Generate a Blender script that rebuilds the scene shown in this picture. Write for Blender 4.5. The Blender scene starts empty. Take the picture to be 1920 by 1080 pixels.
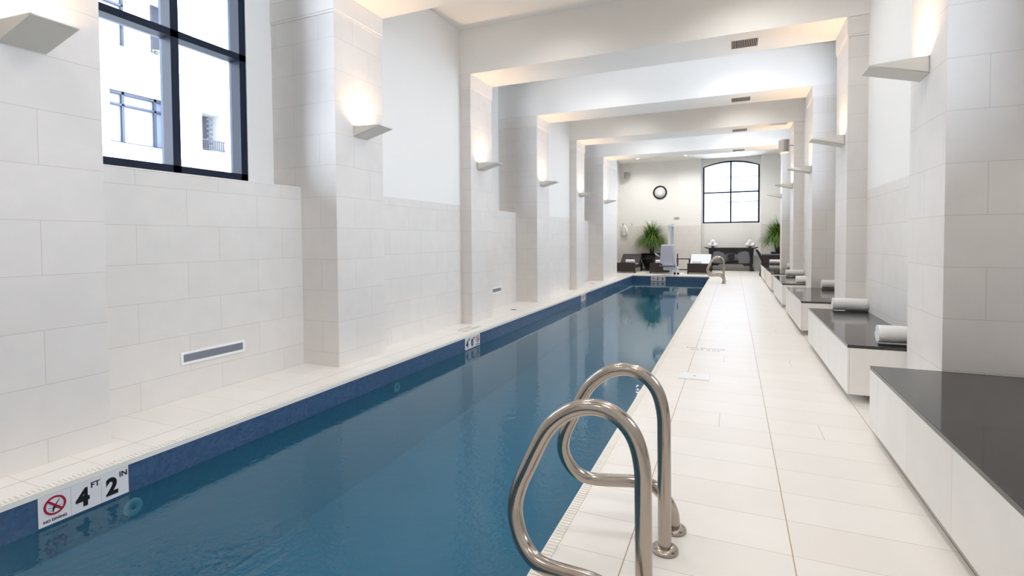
import bpy, bmesh, math, random
from mathutils import Vector, Matrix
PI = math.pi
random.seed(7)
SC = bpy.context.scene
COL = SC.collection
# ------------------------------------------------------------------ camera
cd = bpy.data.cameras.new('camera')
cd.sensor_width = 36.0
cd.lens = 962.47 / 1920 * 36
cd.shift_x = 0.0
cd.shift_y = -(540 - 477.0) / 1920
cd.clip_start = 0.02
cam = bpy.data.objects.new('camera', cd)
COL.objects.link(cam)
rt = Vector((.91822795, .39599215, -.00690267)); up = Vector((-.00507007, .02918017, .99956131)); fw = Vector((-.39601986, .91779014, -.02880176))
M = Matrix((rt, up, -fw)).transposed().to_4x4()
M.translation = Vector((0, 0, 1.36))
cam.matrix_world = M
SC.camera = cam
# ------------------------------------------------------------------ world, exposure
SC.view_settings.view_transform = 'Standard'
SC.view_settings.look = 'None'
SC.view_settings.gamma = 1.0
SC.view_settings.exposure = 1.03
SC.view_settings.use_curve_mapping = False
SC.cycles.use_denoising = True
SC.cycles.max_bounces = 10
SC.cycles.diffuse_bounces = 6
SC.cycles.glossy_bounces = 5
SC.cycles.transparent_max_bounces = 12
SC.cycles.transmission_bounces = 6
SC.cycles.sample_clamp_indirect = 6.0
SC.cycles.caustics_reflective = False
SC.cycles.caustics_refractive = False
SKY = 9.5
DOWN_W = 34.0
SCONCE_W = 4.6
wd = bpy.data.worlds.new('sky'); SC.world = wd; wd.use_nodes = True
nt = wd.node_tree
bg = nt.nodes['Background']
bg.inputs[1].default_value = SKY
tc = nt.nodes.new('ShaderNodeTexCoord'); sx = nt.nodes.new('ShaderNodeSeparateXYZ'); rp = nt.nodes.new('ShaderNodeValToRGB')
nt.links.new(tc.outputs['Generated'], sx.inputs[0]); nt.links.new(sx.outputs[2], rp.inputs[0]); nt.links.new(rp.outputs[0], bg.inputs[0])
rp.color_ramp.elements[0].position = 0.0; rp.color_ramp.elements[0].color = (.76, .85, 1.0, 1)
rp.color_ramp.elements[1].position = 0.6; rp.color_ramp.elements[1].color = (.80, .88, 1.0, 1)


def portal(loc, rot, sx_, sy_):
    l = bpy.data.lights.new('window_portal', 'AREA'); l.shape = 'RECTANGLE'; l.size = sx_; l.size_y = sy_
    l.cycles.is_portal = True
    o = bpy.data.objects.new('window_portal', l); COL.objects.link(o); o.location = loc; o.rotation_euler = rot


def spot(loc, power, color=(1, .965, .925), size=2.7, blend=.9, radius=.05, parent=None):
    l = bpy.data.lights.new('downlight_lamp', 'SPOT'); l.energy = power; l.color = color; l.spot_size = size; l.spot_blend = blend; l.shadow_soft_size = radius
    o = bpy.data.objects.new('downlight_lamp', l); COL.objects.link(o); o.location = loc
    if parent: o.parent = parent
    return o


# ------------------------------------------------------------------ helpers
def srgb(r, g, b):
    f = lambda c: (c / 255 / 12.92) if c / 255 <= .04045 else ((c / 255 + .055) / 1.055) ** 2.4
    return (f(r), f(g), f(b), 1)


MATS = {}


def mat(name, col, rough=.5, metal=0., spec=.5, noise=0., nscale=8., bump=0., bscale=60., emit=0., sheen=0.):
    m = bpy.data.materials.new(name); m.use_nodes = True
    n = m.node_tree; b = n.nodes['Principled BSDF']
    b.inputs['Base Color'].default_value = col; b.inputs['Roughness'].default_value = rough; b.inputs['Metallic'].default_value = metal
    b.inputs['Specular IOR Level'].default_value = spec
    if sheen: b.inputs['Sheen Weight'].default_value = sheen
    g = n.nodes.new('ShaderNodeNewGeometry')
    if noise:
        t = n.nodes.new('ShaderNodeTexNoise'); t.inputs['Scale'].default_value = nscale; t.inputs['Detail'].default_value = 4
        n.links.new(g.outputs['Position'], t.inputs['Vector'])
        mx = n.nodes.new('ShaderNodeMixRGB'); mx.blend_type = 'MIX'
        mx.inputs[1].default_value = tuple(c * (1 - noise) for c in col[:3]) + (1,)
        mx.inputs[2].default_value = tuple(min(1, c * (1 + noise)) for c in col[:3]) + (1,)
        n.links.new(t.outputs['Fac'], mx.inputs[0]); n.links.new(mx.outputs[0], b.inputs['Base Color'])
    if bump:
        t = n.nodes.new('ShaderNodeTexNoise'); t.inputs['Scale'].default_value = bscale; t.inputs['Detail'].default_value = 3
        n.links.new(g.outputs['Position'], t.inputs['Vector'])
        bp = n.nodes.new('ShaderNodeBump'); bp.inputs['Strength'].default_value = bump; bp.inputs['Distance'].default_value = .01
        n.links.new(t.outputs['Fac'], bp.inputs['Height']); n.links.new(bp.outputs[0], b.inputs['Normal'])
    if emit:
        b.inputs['Emission Color'].default_value = col; b.inputs['Emission Strength'].default_value = emit
    MATS[name] = m
    return m


def tile_mat(name, col, grout, w, h, zoff, rough=.45, uoff=0., mortar=.0028, var=.03):
    m = bpy.data.materials.new(name); m.use_nodes = True
    n = m.node_tree; L = n.links.new; b = n.nodes['Principled BSDF']; b.inputs['Roughness'].default_value = rough
    g = n.nodes.new('ShaderNodeNewGeometry')
    sp = n.nodes.new('ShaderNodeSeparateXYZ'); L(g.outputs['Position'], sp.inputs[0])
    sn = n.nodes.new('ShaderNodeSeparateXYZ'); L(g.outputs['True Normal'], sn.inputs[0])
    ab = n.nodes.new('ShaderNodeMath'); ab.operation = 'ABSOLUTE'; L(sn.outputs[0], ab.inputs[0])
    gt = n.nodes.new('ShaderNodeMath'); gt.operation = 'GREATER_THAN'; L(ab.outputs[0], gt.inputs[0]); gt.inputs[1].default_value = .5
    mu = n.nodes.new('ShaderNodeMix'); mu.data_type = 'FLOAT'; L(gt.outputs[0], mu.inputs[0]); L(sp.outputs[0], mu.inputs[2]); L(sp.outputs[1], mu.inputs[3])
    au = n.nodes.new('ShaderNodeMath'); au.operation = 'ADD'; L(mu.outputs[0], au.inputs[0]); au.inputs[1].default_value = 40 * w + uoff
    az = n.nodes.new('ShaderNodeMath'); az.operation = 'ADD'; L(sp.outputs[2], az.inputs[0]); az.inputs[1].default_value = 20 * h - zoff
    cb = n.nodes.new('ShaderNodeCombineXYZ'); L(au.outputs[0], cb.inputs[0]); L(az.outputs[0], cb.inputs[1])
    br = n.nodes.new('ShaderNodeTexBrick'); L(cb.outputs[0], br.inputs['Vector'])
    br.inputs['Scale'].default_value = 1; br.inputs['Brick Width'].default_value = w; br.inputs['Row Height'].default_value = h
    br.inputs['Mortar Size'].default_value = mortar; br.inputs['Mortar Smooth'].default_value = .2; br.offset = .42
    br.inputs['Color1'].default_value = col; br.inputs['Color2'].default_value = tuple(c * (1 - var) for c in col[:3]) + (1,)
    br.inputs['Mortar'].default_value = grout
    t = n.nodes.new('ShaderNodeTexNoise'); t.inputs['Scale'].default_value = 5; t.inputs['Detail'].default_value = 6; L(g.outputs['Position'], t.inputs['Vector'])
    mx = n.nodes.new('ShaderNodeMixRGB'); mx.blend_type = 'MULTIPLY'; mx.inputs[0].default_value = .12; L(br.outputs['Color'], mx.inputs[1]); L(t.outputs['Fac'], mx.inputs[2])
    L(mx.outputs[0], b.inputs['Base Color'])
    MATS[name] = m
    return m


paint = mat('wall_paint', srgb(236, 235, 232), .75, bump=.04, bscale=30)
ceil_paint = mat('ceiling_paint', srgb(238, 235, 231), .8)
STONE = srgb(231, 226, 221); GROUT = srgb(212, 205, 197)
tile_pillar = tile_mat('limestone_pillar', STONE, GROUT, .62, .337, .15, uoff=.12)
tile_dado = tile_mat('limestone_wainscot', srgb(231, 227, 222), GROUT, .72, .3175, .228, uoff=.3)
tile_bench = tile_mat('limestone_bench', srgb(238, 235, 230), GROUT, .62, .9, -.2, uoff=.1, mortar=.002)
lime = mat('limestone_plain', STONE, .5, noise=.02)
black_frame = mat('window_frame_dark', srgb(26, 34, 52), .5, spec=.2)
white_coat = mat('white_enamel', srgb(240, 240, 240), .3)
grey_line = mat('grey_plastic', srgb(150, 152, 156), .45)
coping_m = mat('coping_ceramic', srgb(240, 236, 228), .3, noise=.04, nscale=40)
steel = mat('brushed_steel', srgb(178, 169, 160), .19, 1.0, bump=.02, bscale=200)
granite = mat('black_granite', srgb(34, 32, 33), .07, spec=.9, noise=.2, nscale=120)
towel_m = mat('terry_towel', srgb(246, 243, 240), .95, bump=.7, bscale=260, sheen=.3)
grille_m = mat('grille_grey', srgb(150, 156, 170), .4, .3)
vent_m = mat('vent_bronze', srgb(128, 112, 98), .5, .3)
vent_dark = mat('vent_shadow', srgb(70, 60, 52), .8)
shade_m = mat('lamp_plaster', srgb(222, 218, 210), .6)
wicker = mat('dark_wicker', srgb(42, 32, 32), .6, bump=.6, bscale=90, noise=.3, nscale=90)
dark_wood = mat('black_lacquer_wood', srgb(22, 22, 30), .3, noise=.2)
cushion = mat('grey_cushion', srgb(150, 148, 158), .9)
pale_cover = mat('pale_cover', srgb(214, 220, 236), .8)
leaf_m = mat('leaf_green', srgb(78, 118, 40), .45, noise=.5, nscale=14)
leaf_l = mat('leaf_light', srgb(136, 160, 76), .45, noise=.3, nscale=14)
trunk_m = mat('palm_trunk', srgb(96, 84, 70), .9, bump=.5)
pot_m = mat('black_pot', srgb(16, 17, 18), .25)
soil = mat('soil', srgb(50, 38, 30), .95)
tile_white = mat('marker_tile', srgb(232, 230, 232), .2)
ink = mat('marker_black', srgb(12, 12, 14), .4)
ink_grey = mat('marker_grey', srgb(172, 168, 164), .6)
red_m = mat('marker_red', srgb(165, 22, 48), .4)
joint_m = mat('marker_joint', srgb(176, 176, 180), .6)
lift_white = mat('lift_enamel', srgb(228, 232, 236), .35)
lift_cover = mat('lift_cover', srgb(186, 188, 202), .6, bump=.2, bscale=20)
rubber = mat('black_rubber', srgb(18, 18, 20), .7)
speaker_m = mat('speaker_grey', srgb(196, 188, 180), .6)
speaker_g = mat('speaker_grille', srgb(150, 152, 150), .7)
flower_m = mat('white_blossom', srgb(246, 247, 248), .6, sheen=.3)
bronze = mat('dark_bronze', srgb(24, 22, 30), .45, .2, noise=.3)
screen_m = mat('silver_panel', srgb(206, 206, 212), .7, 0, noise=.08, nscale=3)
fac_wall = mat('facade_stone', srgb(172, 172, 170), .9)
far_wall = mat('far_facade_stone', srgb(128, 128, 130), .9)
far_glass = mat('far_facade_glass', srgb(104, 106, 118), .5)
fac_dark = mat('facade_frame', srgb(22, 26, 40), .6)
fac_glass = mat('facade_glass', srgb(96, 102, 120), .3)
fac_shade = mat('facade_recess_shade', srgb(58, 58, 66), .9)  # shade of the recess put into the colour; distant balcony rails reuse it
bulb_m = mat('lamp_bulb', (1, .80, .55, 1), .5, emit=14.)
led_m = mat('downlight_lens', (1, .95, .88, 1), .5, emit=9.)


def basin_mat():
    m = bpy.data.materials.new('pool_mosaic'); m.use_nodes = True
    n = m.node_tree; L = n.links.new; b = n.nodes['Principled BSDF']
    g = n.nodes.new('ShaderNodeNewGeometry'); sp = n.nodes.new('ShaderNodeSeparateXYZ'); L(g.outputs['Position'], sp.inputs[0])
    t = n.nodes.new('ShaderNodeTexNoise'); t.inputs['Scale'].default_value = 3.; t.inputs['Detail'].default_value = 5; L(g.outputs['Position'], t.inputs['Vector'])
    v = n.nodes.new('ShaderNodeTexVoronoi'); v.inputs['Scale'].default_value = 42; L(g.outputs['Position'], v.inputs['Vector'])
    r = n.nodes.new('ShaderNodeValToRGB'); L(v.outputs['Color'], r.inputs[0])
    r.color_ramp.elements[0].color = srgb(56, 70, 108); r.color_ramp.elements[1].color = srgb(80, 102, 142)
    mx = n.nodes.new('ShaderNodeMixRGB'); mx.inputs[0].default_value = .35; L(t.outputs['Fac'], mx.inputs[0]); L(r.outputs[0], mx.inputs[1]); mx.inputs[2].default_value = srgb(58, 92, 120)
    L(mx.outputs[0], b.inputs['Base Color'])
    b.inputs['Roughness'].default_value = .22
    return m


pool_blue = basin_mat()
pool_floor = mat('pool_floor_plaster', srgb(84, 152, 186), .7, noise=.08, nscale=1.2)


def water_mat():
    m = bpy.data.materials.new('pool_water'); m.use_nodes = True
    n = m.node_tree; L = n.links.new
    for x in list(n.nodes): n.nodes.remove(x)
    out = n.nodes.new('ShaderNodeOutputMaterial')
    g = n.nodes.new('ShaderNodeNewGeometry')
    mp = n.nodes.new('ShaderNodeMapping'); L(g.outputs['Position'], mp.inputs[0])
    t = n.nodes.new('ShaderNodeTexNoise'); t.inputs['Scale'].default_value = 16; t.inputs['Detail'].default_value = 2.5; L(mp.outputs[0], t.inputs['Vector'])
    t2 = n.nodes.new('ShaderNodeTexNoise'); t2.inputs['Scale'].default_value = 2.2; t2.inputs['Detail'].default_value = 2; L(mp.outputs[0], t2.inputs['Vector'])
    # ripples gather near the steps, where the water is stirred; calm elsewhere
    sp = n.nodes.new('ShaderNodeVectorMath'); sp.operation = 'DISTANCE'; L(g.outputs['Position'], sp.inputs[0]); sp.inputs[1].default_value = (-1.6, 1.4, -.2)
    mr = n.nodes.new('ShaderNodeMapRange'); L(sp.outputs['Value'], mr.inputs[0]); mr.inputs[1].default_value = .4; mr.inputs[2].default_value = 4.5; mr.inputs[3].default_value = 1.1; mr.inputs[4].default_value = .10
    s2 = n.nodes.new('ShaderNodeVectorMath'); s2.operation = 'DISTANCE'; L(g.outputs['Position'], s2.inputs[0]); s2.inputs[1].default_value = (-2.2, 1.40, -.2)
    m2 = n.nodes.new('ShaderNodeMapRange'); L(s2.outputs['Value'], m2.inputs[0]); m2.inputs[1].default_value = .1; m2.inputs[2].default_value = .8; m2.inputs[3].default_value = 9.; m2.inputs[4].default_value = 0.
    sm = n.nodes.new('ShaderNodeMath'); sm.operation = 'ADD'; L(mr.outputs[0], sm.inputs[0]); L(m2.outputs[0], sm.inputs[1])
    mu = n.nodes.new('ShaderNodeMath'); mu.operation = 'MULTIPLY'; L(t.outputs['Fac'], mu.inputs[0]); L(sm.outputs[0], mu.inputs[1])
    ad = n.nodes.new('ShaderNodeMath'); ad.operation = 'MULTIPLY_ADD'; L(t2.outputs['Fac'], ad.inputs[0]); ad.inputs[1].default_value = .45; L(mu.outputs[0], ad.inputs[2])
    bp = n.nodes.new('ShaderNodeBump'); bp.inputs['Strength'].default_value = .22; bp.inputs['Distance'].default_value = .02; L(ad.outputs[0], bp.inputs['Height'])
    fr = n.nodes.new('ShaderNodeFresnel'); fr.inputs['IOR'].default_value = 1.40; L(bp.outputs[0], fr.inputs['Normal'])
    gl = n.nodes.new('ShaderNodeBsdfGlossy'); gl.inputs['Roughness'].default_value = .015; L(bp.outputs[0], gl.inputs['Normal'])
    tr = n.nodes.new('ShaderNodeBsdfTransparent'); tr.inputs[0].default_value = (.54, .84, .90, 1)
    df_ = n.nodes.new('ShaderNodeBsdfDiffuse'); df_.inputs[0].default_value = srgb(52, 124, 158)
    body = n.nodes.new('ShaderNodeMixShader'); body.inputs[0].default_value = .30; L(tr.outputs[0], body.inputs[1]); L(df_.outputs[0], body.inputs[2])
    mx = n.nodes.new('ShaderNodeMixShader'); L(fr.outputs[0], mx.inputs[0]); L(body.outputs[0], mx.inputs[1]); L(gl.outputs[0], mx.inputs[2])
    L(mx.outputs[0], out.inputs[0])
    return m


water_m = water_mat()


def glass_mat():
    m = bpy.data.materials.new('window_glass'); m.use_nodes = True
    n = m.node_tree; L = n.links.new
    for x in list(n.nodes): n.nodes.remove(x)
    out = n.nodes.new('ShaderNodeOutputMaterial')
    fr = n.nodes.new('ShaderNodeFresnel'); fr.inputs['IOR'].default_value = 1.45
    gl = n.nodes.new('ShaderNodeBsdfGlossy'); gl.inputs['Roughness'].default_value = .01
    tr = n.nodes.new('ShaderNodeBsdfTransparent'); tr.inputs[0].default_value = (.95, .97, .98, 1)
    mx = n.nodes.new('ShaderNodeMixShader'); L(fr.outputs[0], mx.inputs[0]); L(tr.outputs[0], mx.inputs[1]); L(gl.outputs[0], mx.inputs[2])
    L(mx.outputs[0], out.inputs[0])
    return m


glass = glass_mat()


def floor_mat():
    m = bpy.data.materials.new('deck_limestone'); m.use_nodes = True
    n = m.node_tree; L = n.links.new; b = n.nodes['Principled BSDF']; b.inputs['Roughness'].default_value = .33

    def math_(op, a, c=None, d=None):
        q = n.nodes.new('ShaderNodeMath'); q.operation = op
        for i, v in enumerate((a, c, d)):
            if v is None: continue
            if isinstance(v, (int, float)): q.inputs[i].default_value = v
            else: L(v, q.inputs[i])
        return q.outputs[0]
    g = n.nodes.new('ShaderNodeNewGeometry'); sp = n.nodes.new('ShaderNodeSeparateXYZ'); L(g.outputs['Position'], sp.inputs[0])
    X, Y = sp.outputs[0], sp.outputs[1]
    P = .3025
    yr = math_('DIVIDE', math_('ADD', Y, 30.2500 - 2.4515), P)
    row = math_('FLOOR', yr); fy = math_('MULTIPLY', math_('SUBTRACT', yr, row), P)
    dy = math_('MINIMUM', fy, math_('SUBTRACT', P, fy))
    ly = math_('LESS_THAN', dy, .0014)
    # long joints along the deck
    W = .66
    xr = math_('DIVIDE', math_('ADD', X, 6.6 * 2 + .42), W)
    fx = math_('MULTIPLY', math_('FRACT', xr), W)
    dx = math_('MINIMUM', fx, math_('SUBTRACT', W, fx))
    lx = math_('LESS_THAN', dx, .0024)
    # half joints in two rows of each seven
    fh = math_('MULTIPLY', math_('FRACT', math_('ADD', xr, .5)), W)
    dh = math_('MINIMUM', fh, math_('SUBTRACT', W, fh))
    m7 = math_('MODULO', math_('ADD', row, 1), 7)
    lh = math_('MULTIPLY', math_('LESS_THAN', dh, .0017), math_('LESS_THAN', math_('ABSOLUTE', math_('SUBTRACT', m7, 1.0)), .6))
    ln = math_('MAXIMUM', math_('MAXIMUM', lx, math_('MULTIPLY', ly, .62)), math_('MULTIPLY', lh, .8))
    t = n.nodes.new('ShaderNodeTexNoise'); t.inputs['Scale'].default_value = 3; t.inputs['Detail'].default_value = 6; L(g.outputs['Position'], t.inputs['Vector'])
    wn = n.nodes.new('ShaderNodeTexWhiteNoise'); wn.noise_dimensions = '2D'
    cb = n.nodes.new('ShaderNodeCombineXYZ'); L(row, cb.inputs[0]); L(math_('FLOOR', xr), cb.inputs[1]); L(cb.outputs[0], wn.inputs['Vector'])
    r = n.nodes.new('ShaderNodeMixRGB'); r.inputs[1].default_value = srgb(234, 229, 222); r.inputs[2].default_value = srgb(243, 240, 235)
    L(math_('MULTIPLY_ADD', t.outputs['Fac'], .7, math_('MULTIPLY', wn.outputs['Value'], .3)), r.inputs[0])
    mx = n.nodes.new('ShaderNodeMixRGB'); L(ln, mx.inputs[0]); L(r.outputs[0], mx.inputs[1]); mx.inputs[2].default_value = srgb(172, 148, 118)
    L(mx.outputs[0], b.inputs['Base Color'])
    return m


deck_m = floor_mat()


class MB:
    def __init__(s): s.b = bmesh.new(); s.mi = 0

    def box(s, x0, x1, y0, y1, z0, z1, mi=0, bev=0):
        vs = [s.b.verts.new((x, y, z)) for x in (x0, x1) for y in (y0, y1) for z in (z0, z1)]
        F = [(0, 1, 3, 2), (4, 6, 7, 5), (0, 4, 5, 1), (2, 3, 7, 6), (0, 2, 6, 4), (1, 5, 7, 3)]
        fs = [s.b.faces.new([vs[i] for i in f]) for f in F]
        for f in fs: f.material_index = mi
        if bev:
            ed = list({e for f in fs for e in f.edges})
            bmesh.ops.bevel(s.b, geom=ed, offset=bev, segments=2, affect='EDGES', profile=.6)
        return fs

    def prism(s, pts, f0, f1, mi=0, smooth=False):
        """pts: 2-D loop; f0/f1 map (u,v)->3-D for the two caps"""
        a = [s.b.verts.new(f0(*p)) for p in pts]; c = [s.b.verts.new(f1(*p)) for p in pts]
        n = len(pts)
        for i in range(n):
            f = s.b.faces.new([a[i], a[(i + 1) % n], c[(i + 1) % n], c[i]]); f.material_index = mi; f.smooth = smooth
        f = s.b.faces.new(a[::-1]); f.material_index = mi
        f = s.b.faces.new(c); f.material_index = mi

    def tube(s, pts, r, seg=16, mi=0, cap=True, closed=False):
        pts = [Vector(p) for p in pts]; n = len(pts); rings = []
        rr = r if isinstance(r, (list, tuple)) else [r] * n
        t0 = (pts[1] - pts[0]).normalized(); ref = Vector((0, 0, 1)) if abs(t0.z) < .9 else Vector((0, 1, 0))
        u = t0.cross(ref).normalized()
        for i, p in enumerate(pts):
            if closed: t = (pts[(i + 1) % n] - pts[i - 1]).normalized()
            else: t = (pts[min(i + 1, n - 1)] - pts[max(i - 1, 0)]).normalized()
            u = (u - t * u.dot(t)).normalized(); v = t.cross(u)
            rings.append([s.b.verts.new(p + (u * math.cos(2 * PI * k / seg) + v * math.sin(2 * PI * k / seg)) * rr[i]) for k in range(seg)])
        for i in range(n if closed else n - 1):
            A, B = rings[i], rings[(i + 1) % n]
            for k in range(seg):
                f = s.b.faces.new([A[k], A[(k + 1) % seg], B[(k + 1) % seg], B[k]]); f.smooth = True; f.material_index = mi
        if cap and not closed:
            f = s.b.faces.new(rings[0][::-1]); f.material_index = mi
            f = s.b.faces.new(rings[-1]); f.material_index = mi

    def lathe(s, prof, c=(0, 0, 0), seg=28, mi=0, axis='z', smooth=True, caps=True):
        """prof: (r, h) list"""
        rings = []
        for r, h in prof:
            ring = []
            for k in range(seg):
                a = 2 * PI * k / seg; x, y = r * math.cos(a), r * math.sin(a)
                p = (x, y, h) if axis == 'z' else ((h, x, y) if axis == 'x' else (x, h, y))
                ring.append(s.b.verts.new((c[0] + p[0], c[1] + p[1], c[2] + p[2])))
            rings.append(ring)
        for A, B in zip(rings, rings[1:]):
            for k in range(seg):
                f = s.b.faces.new([A[k], A[(k + 1) % seg], B[(k + 1) % seg], B[k]]); f.smooth = smooth; f.material_index = mi
        for R in ((rings[0], rings[-1]) if caps else ()):
            try:
                f = s.b.faces.new(R); f.material_index = mi
            except ValueError: pass

    def build(s, name, m, parent=None):
        bmesh.ops.recalc_face_normals(s.b, faces=s.b.faces[:])
        me = bpy.data.meshes.new(name); s.b.to_mesh(me); s.b.free()
        for x in (m if isinstance(m, (list, tuple)) else [m]): me.materials.append(x)
        o = bpy.data.objects.new(name, me); COL.objects.link(o)
        if parent: o.parent = parent
        return o


def localise(root, children_world):
    pass


def thing(name, label, cat, loc=(0, 0, 0), group=None, rz=0):
    o = bpy.data.objects.new(name, None); COL.objects.link(o); o.location = loc; o.rotation_euler = (0, 0, rz); o.empty_display_size = .1
    o['label'] = label; o['category'] = cat
    if group: o['group'] = group
    return o


def tag(o, label, cat, group=None, kind=None):
    o['label'] = label; o['category'] = cat
    if group: o['group'] = group
    if kind: o['kind'] = kind
    return o


def struct(o, label=None):
    o['kind'] = 'structure'
    if label: o['label'] = label
    return o


def dup(root, loc, label, rz=None):
    r = root.copy(); COL.objects.link(r); r.location = loc; r['label'] = label
    if rz is not None: r.rotation_euler = (0, 0, rz)

    def rec(a, b):
        for ch in list(a.children):
            c = ch.copy(); COL.objects.link(c); c.parent = b
            rec(ch, c)
    rec(root, r)
    return r


def text_mesh(name, s, size, m, mtx, parent=None, bold=0., extrude=.001, align='CENTER', xs=1.):
    c = bpy.data.curves.new('txt', 'FONT'); c.body = s; c.size = size; c.offset = bold; c.extrude = extrude; c.align_x = align; c.align_y = 'CENTER'
    t = bpy.data.objects.new('txt', c); COL.objects.link(t)
    bpy.context.view_layer.update()
    me = bpy.data.meshes.new_from_object(t.evaluated_get(bpy.context.evaluated_depsgraph_get()))
    bpy.data.objects.remove(t); bpy.data.curves.remove(c)
    me.transform(Matrix.Diagonal((xs, 1, 1, 1))); me.transform(mtx)
    me.materials.clear(); me.materials.append(m)
    o = bpy.data.objects.new(name, me); COL.objects.link(o)
    if parent: o.parent = parent
    return o


# ================================================================== LAYOUT
XP, XB, XW, XU = -3.88, -4.38, -4.07, -4.78          # left: pillar front, bay wainscot, shallow wall, bay upper wall
XR, XRS, XRD = 1.26, 1.47, 1.76                       # right: pillar front, shallow wall, deep wall
ZB, ZC = 4.008, 4.72
PL = [(-1.76, -.96), (1.29, 2.09), (4.29, 5.09), (7.35, 8.13), (10.37, 11.17), (13.40, 14.20), (16.49, 18.60)]
PR = [(-1.80, -1.05), (1.15, 1.90), (4.19, 4.93), (7.36, 8.10), (10.36, 11.1), (13.41, 14.15), (16.49, 17.0)]
PXL, PXR, PY0, PY1, ZW = -3.4827, -.757, -1.5, 19.5, -.216   # pool
YE = 23.25; YN = 23.6; YF = -4.0

# ------------------------------------------------------------------ floor
f = MB()
f.box(PXR + .055, 2.5, YF, 23.7, -.12, 0)
f.box(-4.9, PXL - .055, YF, 23.7, -.12, 0)
f.box(PXL - .055, PXR + .055, PY1 + .055, 23.7, -.12, 0)
f.box(PXL - .055, PXR + .055, YF, PY0 - .055, -.12, 0)
struct(f.build('floor', deck_m))


def coping(name, x0, x1, y0, y1, along, inner):
    c = MB()
    c.box(x0, x1, y0, y1, -.035, -.003)
    L0, L1 = (y0, y1) if along == 'y' else (x0, x1)
    n = int((L1 - L0) / .024)
    for i in range(n):
        a = L0 + i * .024 + .003; b = a + .018
        if along == 'y': c.box(x0 + .008, x1 - .008 , a, b, -.004, .003)
        else: c.box(a, b, y0 + .008, y1 - .008, -.004, .003)
    return struct(c.build(name, coping_m))


coping('trim_1', PXR - .006, PXR + .055, PY0, PY1, 'y', -1)
coping('trim_2', PXL - .055, PXL + .006, PY0, PY1, 'y', 1)
coping('trim_3', PXL - .055, PXR + .055, PY1 - .006, PY1 + .055, 'x', 1)

# ------------------------------------------------------------------ pool basin and water
b = MB()
for z0, z1, mi in ((-.40, -.035, 0), (-1.4, -.40, 1)):
    b.box(PXL - .25, PXL, PY0, PY1, z0, z1, mi)
    b.box(PXR, PXR + .25, PY0, PY1, z0, z1, mi)
    b.box(PXL - .25, PXR + .25, PY1, PY1 + .25, z0, z1, mi)
    b.box(PXL - .25, PXR + .25, PY0 - .25, PY0, z0, z1, mi)
o = b.build('pool_basin', [pool_blue, mat('pool_wall_lightened', srgb(110, 176, 206), .7, noise=.06, nscale=1.5)]); struct(o)  # lower wall colour lightened to make up for the weak light on it
b = MB()
dn, df = -1.20, -.86
vs = [b.b.verts.new(p) for p in ((PXL, PY0, dn), (PXR, PY0, dn), (PXR, PY1, df), (PXL, PY1, df))]
ws = [b.b.verts.new((v.co.x, v.co.y, v.co.z - .1)) for v in vs]
b.b.faces.new(vs); b.b.faces.new(ws[::-1])
for i in range(4): b.b.faces.new([vs[i], vs[(i + 1) % 4], ws[(i + 1) % 4], ws[i]])
struct(b.build('pool_floor', pool_floor))
b = MB()
vs = [b.b.verts.new(p) for p in ((PXL, PY0, ZW), (PXR, PY0, ZW), (PXR, PY1, ZW), (PXL, PY1, ZW))]
b.b.faces.new(vs)
o = b.build('pool_water', water_m)
o['kind'] = 'stuff'; o['label'] = 'calm blue water filling the long lap pool'; o['category'] = 'water'

# ------------------------------------------------------------------ walls, left
def bays(Ps): return [(Ps[i][1], Ps[i + 1][0]) for i in range(len(Ps) - 1)]


BL = bays(PL)  # 0 window,1 window? pattern below
DZ = 1.94
WZ0, WZT, WZS, WZA = 2.0, 3.30, 4.40, 4.62     # window sill, transom, spring, arch top


def arc_pts(c, hw, zs, za, n=14):
    s = za - zs; R = (hw * hw + s * s) / (2 * s); zc = za - R; a0 = math.asin(hw / R)
    return [(c + R * math.sin(-a0 + 2 * a0 * i / n), zc + R * math.cos(-a0 + 2 * a0 * i / n)) for i in range(n + 1)]


def wall_with_window(mb, u0, u1, c, hw, d0, d1, axis, zlo, zhi, mi=0):
    """wall slab from u0..u1 with an arch-headed opening; depth d0..d1; axis 'x' -> slab faces x, u is y"""
    if axis == 'x': P = lambda d: (lambda u, z: (d, u, z))
    else: P = lambda d: (lambda u, z: (u, d, z))
    def q(a, b_, z0, z1): mb.prism([(a, z0), (b_, z0), (b_, z1), (a, z1)], P(d0), P(d1), mi)
    q(u0, c - hw, zlo, zhi); q(c + hw, u1, zlo, zhi); q(c - hw, c + hw, zlo, WZ0)
    ap = arc_pts(c, hw, WZS, WZA)
    for (a, za), (b_, zb) in zip(ap, ap[1:]):
        mb.prism([(a, za), (b_, zb), (b_, zhi), (a, zhi)], P(d0), P(d1), mi)


WIN_L = []      # window bays on the left
w = MB()
for i, (a, b_) in enumerate(BL):
    deep = i in (1, 3, 5) or False
    if i in (1, 3, 5):
        c = (a + b_) / 2 if i != 1 else 3.20
        WIN_L.append(c)
        wall_with_window(w, a, b_, c, .76, XU, XU - .35, 'x', 0, ZC)
        w.box(XU, XB, a, b_, 0, DZ, 1)
        w.box(XU, XB + .004, a, b_, DZ - .0, DZ + .012, 2)
    else:
        w.box(XU - .35, XW, a, b_, DZ - .02, ZC)
        w.box(XU - .35, XW + .004, a, b_, 0, DZ - .02, 1)
# window bay behind the camera and the closing piece
wall_with_window(w, YF, PL[0][0], -2.85, .76, XU, XU - .35, 'x', 0, ZC)
WIN_L.append(-2.85)
w.box(XU, XB, YF, PL[0][0], 0, DZ, 1)
# behind the pillars
for a, b_ in PL: w.box(XU - .35, XU, a, b_, 0, ZC)
# end room
w.box(XU - .35, XP - .84, PL[-1][1], 23.7, 0, ZC)
struct(w.build('wall_left', [paint, tile_dado, lime]))

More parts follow.
